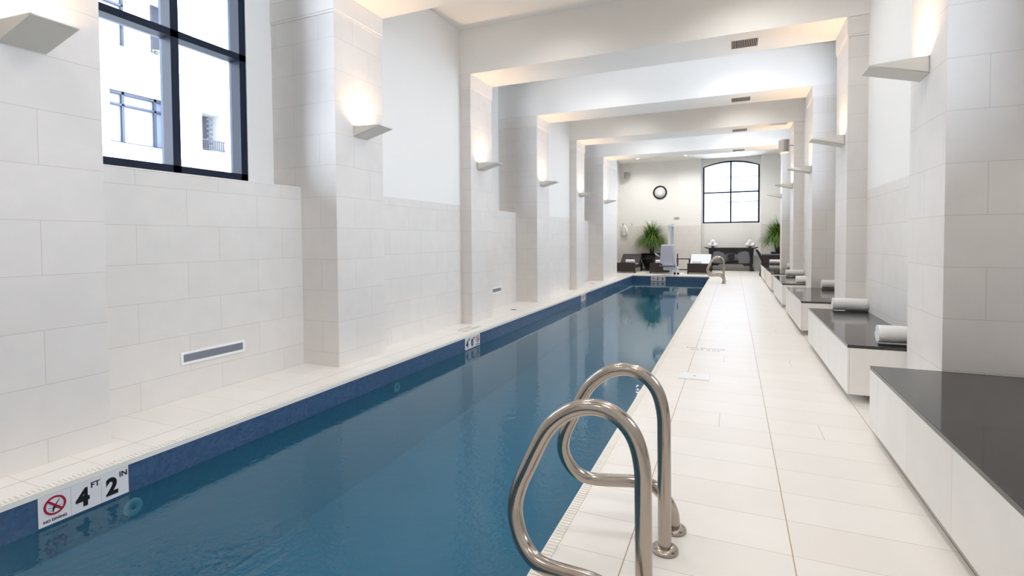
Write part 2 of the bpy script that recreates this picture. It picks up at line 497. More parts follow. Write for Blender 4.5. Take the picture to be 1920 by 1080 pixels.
# ------------------------------------------------------------------ walls, right
XRU = 2.16
WIN_R = []
w = MB()
BR = bays(PR)
for i, (a, b_) in enumerate(BR):
    if i in (1, 3, 5):
        c = (a + b_) / 2
        WIN_R.append(c)
        wall_with_window(w, a, b_, c, .76, XRU, XRU + .35, 'x', 0, ZC)
        w.box(XRD, XRU, a, b_, 0, DZ, 1)
    else:
        w.box(XRS, XRU + .35, a, b_, DZ - .02, ZC)
        w.box(XRS - .004, XRU + .35, a, b_, 0, DZ - .02, 1)
w.box(XRD, XRU + .35, YF, PR[0][0], 0, ZC, 1)
for a, b_ in PR: w.box(XRU, XRU + .35, a, b_, 0, ZC)
w.box(2.1, XRU + .35, PR[-1][1], 23.7, 0, ZC)
struct(w.build('wall_right', [paint, tile_dado, lime]))

# ------------------------------------------------------------------ end wall with niche, rear wall, ceiling
w = MB()
NX0, NX1 = -1.27, 1.03
w.box(-5.1, NX0, YE, YN + .3, DZ - .02, ZC); w.box(NX1, 2.55, YE, YN + .3, DZ - .02, ZC)
w.box(-5.1, NX0, YE - .006, YN + .3, 0, DZ - .02, 1); w.box(NX1, 2.55, YE - .006, YN + .3, 0, DZ - .02, 1)
wall_with_window(w, NX0, NX1, -.115, 1.10, YN, YN + .3, 'y', 0, ZC)
struct(w.build('wall_back', [paint, tile_dado]))
w = MB(); w.box(-5.1, 2.55, YF - .3, YF, 0, ZC)
struct(w.build('wall_front', paint))
w = MB(); w.box(-5.2, 2.6, YF - .3, 24.0, ZC, ZC + .2)
struct(w.build('ceiling', ceil_paint))


# ------------------------------------------------------------------ windows
def window(idx, c, hw, d, axis, zs=WZS, za=WZA, sgn=None):
    """d: front plane of the frame; depth goes outwards"""
    sgn = sgn or (-1 if axis == 'x' else 1)
    P = (lambda dd: (lambda u, z: (dd, u, z))) if axis == 'x' else (lambda dd: (lambda u, z: (u, dd, z)))
    root = bpy.data.objects.new('window_%d' % idx, None); COL.objects.link(root); root['kind'] = 'structure'; root.location = (0, 0, 0)
    T, DP = (.075, .16) if axis == 'x' else (.06, .10)
    m = MB()
    f0, f1 = P(d + sgn * .01), P(d + sgn * (.01 + DP))
    def bar(u0, u1, z0, z1, g0=f0, g1=f1): m.prism([(u0, z0), (u1, z0), (u1, z1), (u0, z1)], g0, g1)
    bar(c - hw, c - hw + T, WZ0, zs); bar(c + hw - T, c + hw, WZ0, zs)
    bar(c - hw, c + hw, WZ0, WZ0 + T)
    bar(c - T * .5, c + T * .5, WZ0, za - .03); bar(c - hw, c + hw, WZT - T * .45, WZT + T * .45)
    ao = arc_pts(c, hw, zs, za); ai = arc_pts(c, hw - T, zs - T * .3, za - T)
    for k in range(len(ao) - 1): m.prism([ai[k], ai[k + 1], ao[k + 1], ao[k]], f0, f1)
    m.build('window_frame', black_frame, root)
    g = MB(); gi = arc_pts(c, hw - T * .5, zs, za - T * .5)
    loop = [(c - hw + T * .5, WZ0 + T * .5), (c + hw - T * .5, WZ0 + T * .5)] + gi[::-1]
    g0, g1 = P(d + sgn * (.01 + DP * .75)), P(d + sgn * (.01 + DP * .75 + .008))
    g.prism(loop, g0, g1)
    g.build('pane', glass, root)
    return root


for i, c in enumerate(WIN_L):
    window(i + 1, c, .76, XU, 'x')
    portal((XU - .30, c, 3.3), (0, -PI / 2, 0), 2.6, 1.5)
for i, c in enumerate(WIN_R):
    window(i + 6, c, .76, XRU, 'x', sgn=1)
    portal((XRU + .30, c, 3.3), (0, PI / 2, 0), 2.6, 1.5)
window(5, -.115, 1.10, YN, 'y')
portal((-.115, YN + .25, 3.3), (-PI / 2, 0, 0), 2.2, 2.6)

# ------------------------------------------------------------------ pillars and beams
nl = ['nearest the camera at the left edge, beside the first window', 'between the first window and the plain wall, sconce on its face',
      'standing just before the second window bay', 'standing just after the second window bay', 'standing just before the third window bay', 'broad and last on the left, by the end room']
ORD = ['', 'first', 'second', 'third', 'fourth', 'fifth', 'sixth']


def pillar(side, a, b_, label, x0, x1):
    t = thing('pillar', label, 'pillar', ((x0 + x1) / 2, (a + b_) / 2, 0), group='tiled pillars along the %s wall' % side)
    cx, cy = t.location.x, t.location.y
    m = MB(); m.box(x0 - cx, x1 - cx, a - cy, b_ - cy, 0, 3.775, bev=.003); m.build('shaft', tile_pillar, t)
    m = MB()
    e = .007
    m.box(x0 - cx - (e if side == 'right' else 0), x1 - cx + (e if side == 'left' else 0), a - cy - e, b_ - cy + e, 3.775, 3.80)
    e = .014
    m.box(x0 - cx - (e if side == 'right' else 0), x1 - cx + (e if side == 'left' else 0), a - cy - e, b_ - cy + e, 3.80, ZB - .002, bev=.006)
    m.build('capital', lime, t)
    return t


pillar('left', *PL[0], 'limestone pillar on the left wall behind the camera position', XU + .002, XP)
for i in range(1, 7): pillar('left', *PL[i], 'limestone tiled pillar %s' % nl[i - 1], XU + .002, XP)
rl = ['right-hand limestone pillar beside the nearest bench seat', 'right-hand limestone pillar standing at the far end of the nearest black topped bench', 'right-hand limestone pillar behind the second bench, under the nearest ceiling vent beam',
      'right-hand limestone pillar under the second vent beam, beyond the third bench', 'right-hand limestone pillar with the loudspeaker on it', 'farthest right-hand limestone pillar, beside the potted palm']
pillar('right', *PR[0], 'limestone pillar on the right wall behind the camera position', XR, XRU - .002)
for i in range(1, 7): pillar('right', *PR[i], rl[i - 1], XR, XRU - .002)
bl = ['ceiling beam behind the camera position', 'nearest ceiling beam over the left edge pillar', 'ceiling beam crossing above the big sconce pillars at the top edge', 'wide ceiling beam carrying the nearest vent', 'ceiling beam carrying the second vent from the camera',
      'ceiling beam carrying the third vent, above the loudspeaker', 'farthest ceiling beam, before the end room downlights']
for i, (a, b_) in enumerate(PL):
    m = MB(); b2 = b_ if i < 6 else 17.29
    m.box(-4.78, 2.1 if i == 6 else XRU - .002, a - .01, b2 + .01, ZB, ZC - .001)
    if i == 6: m.box(-4.78, XP, b2, b_, ZB, ZC - .001)
    tag(m.build('ceiling_beam', paint), 'painted white ' + bl[i], 'beam', 'beams across the ceiling')


# ------------------------------------------------------------------ benches
def bench(y0, y1, x1, label):
    x0 = .865; cy = (y0 + y1) / 2
    t = thing('bench', label, 'bench', ((x0 + x1) / 2, cy, 0), group='black topped benches along the right wall')
    h = (y1 - y0) / 2; hx = (x1 - x0) / 2
    m = MB(); m.box(-hx, hx, -h, h, .07, .452, bev=.002); m.build('body', tile_bench, t)
    m = MB(); m.box(-hx, hx, -h, h, .453, .478, bev=.002); m.build('top_slab', granite, t)
    m = MB(); m.box(-hx + .22, hx, -h + .08, h - .08, 0, .07); m.build('plinth', mat_plinth, t)
    return t


mat_plinth = mat('plinth_grey', srgb(120, 120, 130), .8)
bench(-.9, 1.10, XRS - .006, 'black topped bench on the right, nearest and mostly behind the camera')
bench(1.92, 4.185, XRD - .002, 'nearest black topped limestone bench in the bottom right corner')
e1 = bench(4.94, 7.355, XRS - .006, 'second black topped floating bench, with two rolled towels')
bench(8.11, 10.355, XRD - .002, 'third black topped bench, with one towel half behind the pillar')
bench(11.11, 13.405, XRS - .006, 'fourth black topped bench, with two small rolled towels')
bench(14.16, 16.485, XRD - .002, 'fifth small black topped bench far along the right wall')
bench(17.02, 19.45, 1.55, 'farthest black topped bench, beside the dark armchair')
# the slab of the nearest bench reaches a little in front of the pillar face
m = MB()

# ------------------------------------------------------------------ rolled towels
def towel(loc, label, r=.083, L=.36, rz=0.):
    t = thing('rolled_towel', label, 'towel', loc, group='rolled white towels on benches and loungers', rz=rz)
    m = MB(); turns = 4.0; th = r / (turns + .25) ; n = 96
    out, inn = [], []
    for i in range(n + 1):
        a = i / n * turns * 2 * PI; rr = .010 + (r - .010) * i / n
        out.append(((rr) * math.cos(a), rr * math.sin(a))); ri = max(.002, rr - th * .80); inn.append((ri * math.cos(a), ri * math.sin(a)))
    J = 14
    rows_o, rows_i = [], []
    for j in range(J + 1):
        x = -L / 2 + L * j / J
        rows_o.append([m.b.verts.new((x + random.uniform(-.002, .002), p[0] * (1 + .015 * math.sin(9 * x + p[1] * 30)), r + p[1] * .97)) for p in out])
        rows_i.append([m.b.verts.new((x, p[0], r + p[1] * .97)) for p in inn])
    for R in (rows_o, rows_i):
        for j in range(J):
            for i in range(n):
                f_ = m.b.faces.new([R[j][i], R[j][i + 1], R[j + 1][i + 1], R[j + 1][i]]); f_.smooth = True
    for j in (0, J):
        for i in range(n): m.b.faces.new([rows_o[j][i], rows_o[j][i + 1], rows_i[j][i + 1], rows_i[j][i]])
    for j in range(J): m.b.faces.new([rows_o[j][n], rows_o[j + 1][n], rows_i[j + 1][n], rows_i[j][n]])
    # core so the middle is closed
    m.tube([(-L / 2 + .004, 0, r), (L / 2 - .004, 0, r)], .008, 8)
    m.build('roll', towel_m, t)
    # loose outer edge lying along the roll
    m = MB()
    pts = [(r * math.cos(a) * q, r + r * .97 * math.sin(a) * q) for q, rng in ((1.0, range(7)), (1.035, range(6, -1, -1))) for a in [-.62 + .09 * k for k in rng]]
    m.prism(pts, lambda u, v: (-L / 2 + .004, u, v), lambda u, v: (L / 2 - .004, u, v), smooth=False)
    m.build('loose_edge', towel_m, t)
    return t


BT = .4785
tw = towel((1.285, 7.24, BT), 'large rolled white towel at the far end of the second bench')
dup(tw, (1.285, 5.12, BT), 'rolled white towel at the near end of the second bench, touching the pillar')
dup(tw, (1.575, 10.22, BT), 'rolled white towel on the third bench, half hidden behind the pillar')
dup(tw, (1.285, 11.22, BT), 'rolled white towel at the near end of the fourth bench')
dup(tw, (1.285, 13.30, BT), 'rolled white towel at the far end of the fourth bench')
dup(tw, (1.575, 16.36, BT), 'tiny rolled white towel on the fifth bench')
dup(tw, (1.30, 19.33, BT), 'rolled white towel on the farthest bench, before the dark armchair')


# ------------------------------------------------------------------ sconces
def sconce(label, sgn=1):
    t = thing('wall_sconce', label, 'wall lamp', (0, 0, 0), group='wedge shaped wall sconces')
    W, D, ZL, ZH, ZT = .115, .36, -.065, .06, .035
    # bottom plate, sloping out and up to a thin tip
    m = MB(); s_ = sgn
    m.prism([(0, ZL), (D, ZT - .008), (D, ZT), (0, ZL + .008)], lambda u, v: (s_ * u, -W, v), lambda u, v: (s_ * u, W, v))
    m.build('bottom_plate', shade_m, t)
    for k in (-1, 1):
        m = MB()
        m.prism([(0, ZL), (D, ZT - .004), (D, ZT + .002), (0, ZH)], lambda u, v: (s_ * u, k * W, v), lambda u, v: (s_ * u, k * (W - .006), v))
        m.build('side_plate', shade_m, t)
    m = MB(); m.box(min(0, s_ * .006), max(0, s_ * .006), -W, W, ZL, ZH - .004); m.build('back_plate', shade_m, t)
    m = MB(); m.tube([(s_ * .055, -.06, -.012), (s_ * .055, .06, -.012)], .011, 10); m.build('bulb', bulb_m, t)
    l = bpy.data.lights.new('sconce_lamp', 'AREA'); l.shape = 'RECTANGLE'; l.size = .03; l.size_y = .08; l.energy = SCONCE_W; l.color = (1, .66, .38); l.spread = 2.4
    lo = bpy.data.objects.new('sconce_lamp', l); COL.objects.link(lo); lo.parent = t; lo.location = (s_ * .04, 0, .02); lo.rotation_euler = (PI, s_ * .0, 0)
    return t


sl = sconce('large plaster wedge sconce cut by the left edge of the photo', 1); sl.location = (XP + .001, 1.68, 2.58)
names = ['wedge sconce on the left pillar beside the tall plain wall', 'wedge sconce on the left pillar just before the second window bay', 'fourth left-hand wedge sconce from the camera, after the second window bay',
         'fifth left-hand wedge sconce from the camera', 'farthest left-hand wedge sconce, on the broad last pillar']
for y, nme in zip((4.69, 7.69, 10.69, 13.78, 16.75), names): dup(sl, (XP + .001, y, 2.58), nme)
dup(sl, (XP + .001, -1.36, 2.58), 'wedge sconce on the left pillar behind the camera')
sr = sconce('nearest right-hand wedge sconce, high on the pillar by the right edge', -1); sr.location = (XR - .001, 4.62, 2.575)
names = ['second right-hand wedge sconce, behind the nearest one', 'third right-hand wedge sconce', 'fourth right-hand wedge sconce, on the loudspeaker pillar', 'farthest right-hand wedge sconce, beside the end window']
for y, nme in zip((7.63, 10.6, 13.70, 16.72), names): dup(sr, (XR - .001, y, 2.575), nme)
dup(sr, (XR - .001, 1.52, 2.575), 'right-hand wedge sconce beside the camera position')
dup(sr, (XR - .001, -1.42, 2.575), 'right-hand wedge sconce behind the camera position')


# ------------------------------------------------------------------ vents in the beams
def vent(label):
    t = thing('ceiling_vent', label, 'vent', (0, 0, 0), group='bronze slot vents under the beams')
    w_, d_ = .165, .155
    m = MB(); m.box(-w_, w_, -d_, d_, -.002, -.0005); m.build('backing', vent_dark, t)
    m = MB(); e = .018
    for a in ((-w_ - e, w_ + e, -d_ - e, -d_), (-w_ - e, w_ + e, d_, d_ + e), (-w_ - e, -w_, -d_, d_), (w_, w_ + e, -d_, d_)): m.box(*a, -.005, -.0005)
    m.build('frame', white_coat, t)
    for k in range(15):
        m = MB(); x = -w_ + .011 + k * .0219
        m.box(x - .0035, x + .0035, -d_, d_, -.010, -.002); m.build('slat', speaker_m, t)
    return t


v0 = vent('nearest bronze slot vent under the wide ceiling beam'); v0.location = (.124, 7.748, ZB)
dup(v0, (.115, 10.81, ZB), 'second bronze slot vent, under the next beam')
dup(v0, (.126, 13.86, ZB), 'third bronze slot vent, under the loudspeaker beam')
dup(v0, (.13, 16.99, ZB), 'farthest bronze slot vent, a thin dark line above the end window')
dup(v0, (.12, 4.69, ZB), 'bronze slot vent under the beam above the top edge')


# wall grilles
def grille(label):
    t = thing('wall_grille', label, 'vent', (0, 0, 0), group='low wall grilles in the window bays')
    W, H = .315, .056
    m = MB(); m.box(0, .004, -W + .02, W - .02, -H + .02, H - .02); m.build('backing', fac_dark, t)
    m = MB(); e = .022
    for a in ((-W, W, -H, -H + e), (-W, W, H - e, H), (-W, -W + e, -H + e, H - e), (W - e, W, -H + e, H - e)): m.box(0, .010, *a)
    m.build('frame', white_coat, t)
    for k in range(5):
        m = MB(); z = -H + .03 + k * .0132; m.box(.003, .009, -W + e, W - e, z - .0048, z + .0048); m.build('louvre', grille_m, t)
    return t


g0 = grille('grey slot grille low in the tiled wall under the big window'); g0.location = (XB + .001, 3.222, .348)
dup(g0, (XB + .001, 9.265, .348), 'small grey slot grille in the second window bay')
dup(g0, (XB + .001, 15.35, .348), 'small grey slot grille hidden in the third window bay')


# ------------------------------------------------------------------ depth markers
def nodive(parent, place, r, mred, grey=False):
    """place(u,v,h): local marker coords -> world"""
    m = MB(); pts = [(r * math.cos(2 * PI * k / 40), r * math.sin(2 * PI * k / 40)) for k in range(40)]
    pin = [(x * .80, y * .80) for x, y in pts]
    for k in range(40):
        q = [pts[k], pts[(k + 1) % 40], pin[(k + 1) % 40], pin[k]]
        m.prism(q, lambda u, v: place(u, v, .001), lambda u, v: place(u, v, .003))
    a = PI * .75; dx, dy = math.cos(a), math.sin(a); nx, ny = -dy * r * .1, dx * r * .1
    q = [(-dx * r * .85 + nx, -dy * r * .85 + ny), (dx * r * .85 + nx, dy * r * .85 + ny), (dx * r * .85 - nx, dy * r * .85 - ny), (-dx * r * .85 - nx, -dy * r * .85 - ny)]
    m.prism(q, lambda u, v: place(u, v, .002), lambda u, v: place(u, v, .0034))
    m.build('prohibition_ring', mred, parent)
    m = MB()
    def seg(p, q, w0, w1):
        d = Vector((q[0] - p[0], q[1] - p[1])).normalized(); nn = Vector((-d.y, d.x))
        m.prism([(p[0] + nn.x * w0, p[1] + nn.y * w0), (q[0] + nn.x * w1, q[1] + nn.y * w1), (q[0] - nn.x * w1, q[1] - nn.y * w1), (p[0] - nn.x * w0, p[1] - nn.y * w0)],
                lambda u, v: place(u, v, .001), lambda u, v: place(u, v, .0018))
    s = r
    seg((-.02 * s, -.10 * s), (.42 * s, .50 * s), .07 * s, .03 * s)   # legs
    seg((.0, -.05 * s), (-.16 * s, -.42 * s), .10 * s, .09 * s)       # trunk
    seg((-.12 * s, -.32 * s), (-.18 * s, -.66 * s), .05 * s, .07 * s) # head and arms
    seg((-.05 * s, -.28 * s), (.26 * s, -.42 * s), .035 * s, .02 * s)
    for k in (-1, 1):
        seg((k * .25 * s, -.22 * s), (k * .62 * s, -.14 * s), .018 * s, .018 * s)
        seg((k * .3 * s, -.50 * s), (k * .55 * s, -.44 * s), .018 * s, .018 * s)
    m.build('diver_figure', ink, parent)


def marker(label, place, mtx_of, items, ntile, tw_=.1524, th_=.169):
    """place(u,v,h) with origin at the marker's centre; items: list of (tile index, kind, big, small)"""
    t = thing('depth_marker', label, 'sign', place(0, 0, 0), group='pool depth markers')
    inv = Vector(place(0, 0, 0))
    W = tw_ * ntile / 2
    pl = lambda u, v, h: tuple(Vector(place(u, v, h)) - inv)
    for k in range(ntile):
        u0 = -W + k * tw_; m = MB()
        m.prism([(u0 + .0006, -th_ / 2), (u0 + tw_ - .0006, -th_ / 2), (u0 + tw_ - .0006, th_ / 2), (u0 + .0006, th_ / 2)], lambda u, v: pl(u, v, -.001), lambda u, v: pl(u, v, .004))
        m.build('tile', tile_white, t)
    for k, kind, big, small in items:
        c = -W + (k + .5) * tw_
        pl2 = lambda u, v, h: pl(u + c, v, h + .004)
        if kind == 'nd':
            nodive(t, lambda u, v, h: pl2(u, v + .016, h), .052, red_m)
            text_mesh('lettering', 'NO DIVING', .021, ink, mtx_of(*pl2(0, -.062, .0012)), t, bold=.0002)
        else:
            text_mesh('numeral', big, .138, ink, mtx_of(*pl2(-.018, -.012, .0012)), t, bold=.006, xs=.92)
            text_mesh('lettering', small, .046, ink, mtx_of(*pl2(.046, .046, .0012)), t, bold=.0007)
    return t


def left_m(yc, zc): 
    place = lambda u, v, h: (PXL + .001 + h, yc + u, zc + v)
    def mtx(x, y, z): 
        R = Matrix(((0, 0, 1, 0), (1, 0, 0, 0), (0, 1, 0, 0), (0, 0, 0, 1))); R.translation = (x, y, z); return R
    return place, mtx


p, q = left_m(1.734, -.121)
marker('white marker reading 4 FT 2 IN with red no diving ring, bottom left', p, q, [(0, 'nd', '', ''), (1, 'n', '4', 'FT'), (2, 'n', '2', 'IN')], 3)
p, q = left_m(6.595, -.121)
marker('white pool depth marker reading 4 0, halfway along the left pool edge', p, q, [(0, 'n', '4', 'FT'), (1, 'n', '0', 'IN'), (2, 'nd', '', '')], 3)
p, q = left_m(12.62, -.121)
marker('tiny white depth marker reading 3 8 far along the left pool edge', p, q, [(0, 'n', '3', 'FT'), (1, 'n', '8', 'IN'), (2, 'nd', '', '')], 3)
place = lambda u, v, h: (-2.545 + u, PY1 - .001 - h, -.121 + v)
def mtx_end(x, y, z):
    R = Matrix(((1, 0, 0, 0), (0, 0, -1, 0), (0, 1, 0, 0), (0, 0, 0, 1))); R.translation = (x, y, z); return R
marker('white depth marker reading 3 0 on the far end wall of the pool', place, mtx_end, [(0, 'nd', '', ''), (1, 'n', '3', 'FT'), (2, 'n', '0', 'IN')], 3, tw_=.176)


# markings engraved in the deck
def deck_text(label, x, y, rz, lines, size):
    t = thing('deck_lettering', label, 'marking', (x, y, 0), group='grey markings set in the deck')
    for k, s in enumerate(lines):
        R = Matrix.Translation((0, 0, .0004)) @ Matrix.Rotation(rz, 4, 'Z') @ Matrix.Translation((0, -k * size * 1.25, 0))
        text_mesh('lettering', s, size, ink_grey, R, t, extrude=.0004)
    return t


deck_text('faint grey depth lettering on the deck beside the left pool edge', -3.78, 6.92, PI / 2, ['4 FT 0 IN', 'NO DIVING'], .10)
deck_text('faint grey depth lettering on the deck beyond the skimmer lid', -.31, 6.72, 0, ['NO DIVING', '4 FT 0 IN'], .085)

# drains
def drain(label, x, y):
    t = thing('deck_drain', label, 'drain', (x, y, 0), group='round drains in the left deck')
    m = MB(); m.lathe([(.001, .003), (.062, .003), (.07, .0005)], seg=28); m.build('cover', grey_line, t)
    for k in range(5):
        m = MB(); u = -.036 + k * .018; l_ = .045 - abs(k - 2) * .008; m.box(u - .004, u + .004, -l_, l_, .003, .0045); m.build('slot', vent_dark, t)
    return t


d0 = drain('round grey deck drain before the fourth left pillar', -3.91, 9.12)
dup(d0, (-3.92, 15.3, 0), 'faint round deck drain far along the left deck')

# skimmer lid
t = thing('skimmer_lid', 'square white skimmer lid set in the right deck beyond the rails', 'lid', (-.345, 5.315, 0))
m = MB(); m.box(-.14, .14, -.115, .115, 0, .008, bev=.003); m.build('cover', white_coat, t)
m = MB(); m.lathe([(.001, .0088), (.012, .0088), (.014, .008)], (0, .0, 0), seg=16); m.build('finger_hole', grey_line, t)

# return inlets below the water line
def inlet(label, y, z):
    t = thing('water_inlet', label, 'fitting', (PXL, y, z), group='white return inlets in the pool wall')
    m = MB(); m.lathe([(.055, 0), (.055, .006), (.048, .011), (.020, .012), (.018, .005), (.001, .005)], axis='x', seg=32); m.build('flange', white_coat, t)
    m = MB(); m.lathe([(.001, .008), (.012, .008), (.012, .013), (.001, .013)], axis='x', seg=16); m.build('eyeball', grey_line, t)
    return t


i0 = inlet('round white inlet just under the water beside the 4 FT 2 IN marker', 1.985, -.315)
dup(i0, (PXL, 4.76, -.30), 'small round white inlet under the water in the middle of the left pool wall')


# ------------------------------------------------------------------ grab rails
FAR = [(-.268, 2.28, 0), (-.27, 2.28, .237), (-.272, 2.28, .509), (-.275, 2.28, .60), (-.296, 2.28, .687), (-.34, 2.28, .747), (-.403, 2.28, .779), (-.476, 2.28, .776), (-.542, 2.28, .745), (-.6, 2.28, .692),
       (-.642, 2.28, .620), (-.682, 2.28, .535), (-.718, 2.28, .455), (-.733, 2.29, .375), (-.71, 2.31, .297), (-.665, 2.33, .247), (-.607, 2.35, .226), (-.51, 2.365, .229), (-.418, 2.38, .236), (-.338, 2.40, .222), (-.295, 2.42, .178), (-.262, 2.44, .118), (-.25, 2.455, .06), (-.25, 2.46, 0)]


def catmull(P, n=6):
    P = [Vector(p) for p in P]; out = []
    for i in range(len(P) - 1):
        a = P[max(i - 1, 0)]; b_ = P[i]; c = P[i + 1]; d = P[min(i + 2, len(P) - 1)]
        for k in range(n):
            t_ = k / n
            out.append(.5 * ((2 * b_) + (-a + c) * t_ + (2 * a - 5 * b_ + 4 * c - d) * t_ ** 2 + (-a + 3 * b_ - 3 * c + d) * t_ ** 3))
    out.append(P[-1])
    return out


def grab_rail(label, y, flip, group):
    t = thing('grab_rail', label, 'handrail', (-.268, y, 0), group=group)
    pts = [Vector((p[0] + .268, (p[1] - 2.28) * flip, p[2])) for p in FAR]
    c = catmull(pts)
    for _ in range(3): c = [c[0]] + [(c[i - 1] + c[i] * 2 + c[i + 1]) / 4 for i in range(1, len(c) - 1)] + [c[-1]]
    m = MB(); m.tube(c, .0285, 24); m.build('rail_tube', steel, t)
    for p in (pts[0], pts[-1]):
        m = MB(); m.lathe([(.028, .024), (.040, .022), (.054, .015), (.058, .010), (.058, .0), (.028, .0)], (p.x, p.y, 0), seg=32); m.build('base_flange', steel, t)
    return t


grab_rail('nearest looping steel grab rail, cut off by the bottom edge', 1.72, -1, 'steel grab rails at the near steps')
grab_rail('looping steel grab rail standing just behind the nearest one', 2.28, 1, 'steel grab rails at the near steps')
grab_rail('distant looping steel grab rail at the far end of the pool', 17.30, 1, 'steel grab rails at the far end')
grab_rail('distant steel grab rail of the far pair, just before its twin', 16.74, -1, 'steel grab rails at the far end')


# ------------------------------------------------------------------ downlights
def downlight(label, x, y, z=ZC):
    t = thing('downlight', label, 'ceiling light', (x, y, z), group='recessed ceiling downlights')
    m = MB(); m.lathe([(.052, -.004), (.07, -.004), (.072, 0), (.052, 0)], seg=28, caps=False); m.build('trim_ring', white_coat, t)
    m = MB(); m.lathe([(.001, -.003), (.051, -.003), (.051, -.0005), (.001, -.0005)], seg=28); m.build('lens', led_m, t)
    spot((0, 0, -.02), DOWN_W * (2.3 if y > 18 else (1.35 if x > 0 else .8)), parent=t)
    return t


for i, (a, b_) in enumerate(zip([p[1] for p in PL[:-1]], [p[0] for p in PL[1:]])):
    for x, nm in ((.13, 'right'), (-2.3, 'left')):  # left row of lamps is added as fill light for the bays
        for yy, pos in ((b_ - .95, 'far'), ):
            downlight('small round downlight in ceiling bay %s from the camera, %s side' % (['one behind', 'first', 'second', 'third', 'fourth', 'fifth'][i], nm), x, yy)
downlight('round downlight behind the camera position', -1.3, -2.9)
for (x, y, nm) in ((-3.715, 22.0, 'left of the clock'), (-1.794, 22.0, 'between clock and end window'), (.13, 22.0, 'in front of the end window'), (-1.8, 19.4, 'above the far pool end'), (.5, 19.4, 'above the farthest bench')):
    downlight('end room ceiling downlight ' + nm, x, y)
t = thing('ceiling_slot', 'slim grey ceiling diffuser in the end room near the clock', 'vent', (-2.82, 21.9, ZC))
m = MB(); m.box(-.2, .2, -.04, .04, -.006, -.0005); m.build('frame', grey_line, t)
for k in (-1, 1):
    m = MB(); m.box(-.19, .19, k * .018 - .006, k * .018 + .006, -.008, -.006); m.build('slot', vent_dark, t)


# ------------------------------------------------------------------ wall clock
clock_ink = mat('clock_grey', srgb(90, 92, 96), .6)
t = thing('wall_clock', 'round black rimmed wall clock with white face on the end wall', 'clock', (-2.96, YE, 3.378))
m = MB(); m.lathe([(.235, 0), (.295, 0), (.295, -.03), (.28, -.045), (.25, -.045), (.235, -.02)], axis='y', seg=48, caps=False); m.build('rim', ink, t)
m = MB(); m.lathe([(.001, -.012), (.238, -.012), (.238, -.002), (.001, -.002)], axis='y', seg=48); m.build('face', mat('clock_face', srgb(250, 250, 252), .5), t)
m = MB()
for k in range(40):
    a0, a1 = 2 * PI * k / 40, 2 * PI * (k + 1) / 40
    m.prism([(.118 * math.cos(a0), .118 * math.sin(a0)), (.118 * math.cos(a1), .118 * math.sin(a1)), (.134 * math.cos(a1), .134 * math.sin(a1)), (.134 * math.cos(a0), .134 * math.sin(a0))],
            lambda u, v: (u, -.0125, v), lambda u, v: (u, -.015, v))
m.build('inner_ring', ink_grey, t)
for k in range(12):
    a = PI / 2 - k * PI / 6
    R = Matrix(((1, 0, 0, 0), (0, 0, -1, 0), (0, 1, 0, 0), (0, 0, 0, 1))); R.translation = (.185 * math.cos(a), -.0135, .185 * math.sin(a))
    text_mesh('numeral', str(k if k else 12), .05, clock_ink, R, t)
for nm, a, L_, w_ in (('hour_hand', PI * .3, .10, .007), ('minute_hand', PI * .42, .17, .005)):
    m = MB(); dx, dz = math.cos(a), math.sin(a)
    m.prism([(-dz * w_, dx * w_), (dx * L_, dz * L_), (dz * w_, -dx * w_), (-dx * .03, -dz * .03)], lambda u, v: (u, -.016, v), lambda u, v: (u, -.019, v)); m.build(nm, ink_grey, t)


# ------------------------------------------------------------------ loudspeakers
def speaker(label, loc, m_, rz, scale=1.):
    t = thing('loudspeaker', label, 'speaker', loc, rz=rz)
    s = scale
    m = MB(); m.prism([(-.10 * s, -.09 * s), (.10 * s, -.07 * s), (.12 * s, 0), (.10 * s, .07 * s), (-.10 * s, .09 * s)], lambda u, v: (v, -u, -.14 * s), lambda u, v: (v, -u, .14 * s)); m.build('cabinet', m_, t)
    m = MB(); m.prism([(.098 * s, -.066 * s), (.126 * s, 0), (.098 * s, .066 * s)], lambda u, v: (v, -u, -.125 * s), lambda u, v: (v, -u, .125 * s)); m.build('grille_cloth', speaker_g, t)
    return t


s1 = speaker('pale grey box loudspeaker on a bracket high on the right pillar', (1.08, 13.56, 3.49), speaker_m, .25, 1.05)
m = MB(); m.tube([(.08, .0, 0), (.13, .0, .01), (.18, -.03, .0)], .012, 10); m.build('bracket', speaker_g, s1).rotation_euler = (0, 0, -.25)
s2 = speaker('small grey loudspeaker high in the left corner of the end room', (-4.36, 23.02, 4.17), speaker_g, -.6, .95)
m = MB(); m.tube([(0, .08, 0), (.0, .15, .0)], .014, 10); m.build('bracket', grey_line, s2)
m = MB(); m.box(-.06, .06, .12, .15, -.1, .1); m.build('mounting_plate', grey_line, s2)

# thermostat plate and hooks with hanging towels
t = thing('wall_plate', 'small pale control plate on the end wall between clock and window', 'switch', (-2.26, YE, 2.24))
m = MB(); m.box(-.12, .12, -.02, 0, -.05, .05, bev=.004); m.build('cover', mat('plate_grey', srgb(205, 208, 206), .5), t)
m = MB(); m.box(-.08, .08, -.024, -.02, -.02, .02); m.build('display', speaker_g, t)


def hook(label, x, z):
    t = thing('robe_hook', label, 'hook', (x, YE, z), group='robe hooks on the end wall')
    m = MB(); m.box(-.015, .015, -.008, 0, -.05, .05, bev=.003); m.build('plate', grey_line, t)
    m = MB(); m.tube([(0, -.008, .02), (0, -.05, .015), (0, -.06, .04)], .006, 8); m.build('prong', grey_line, t)
    return t


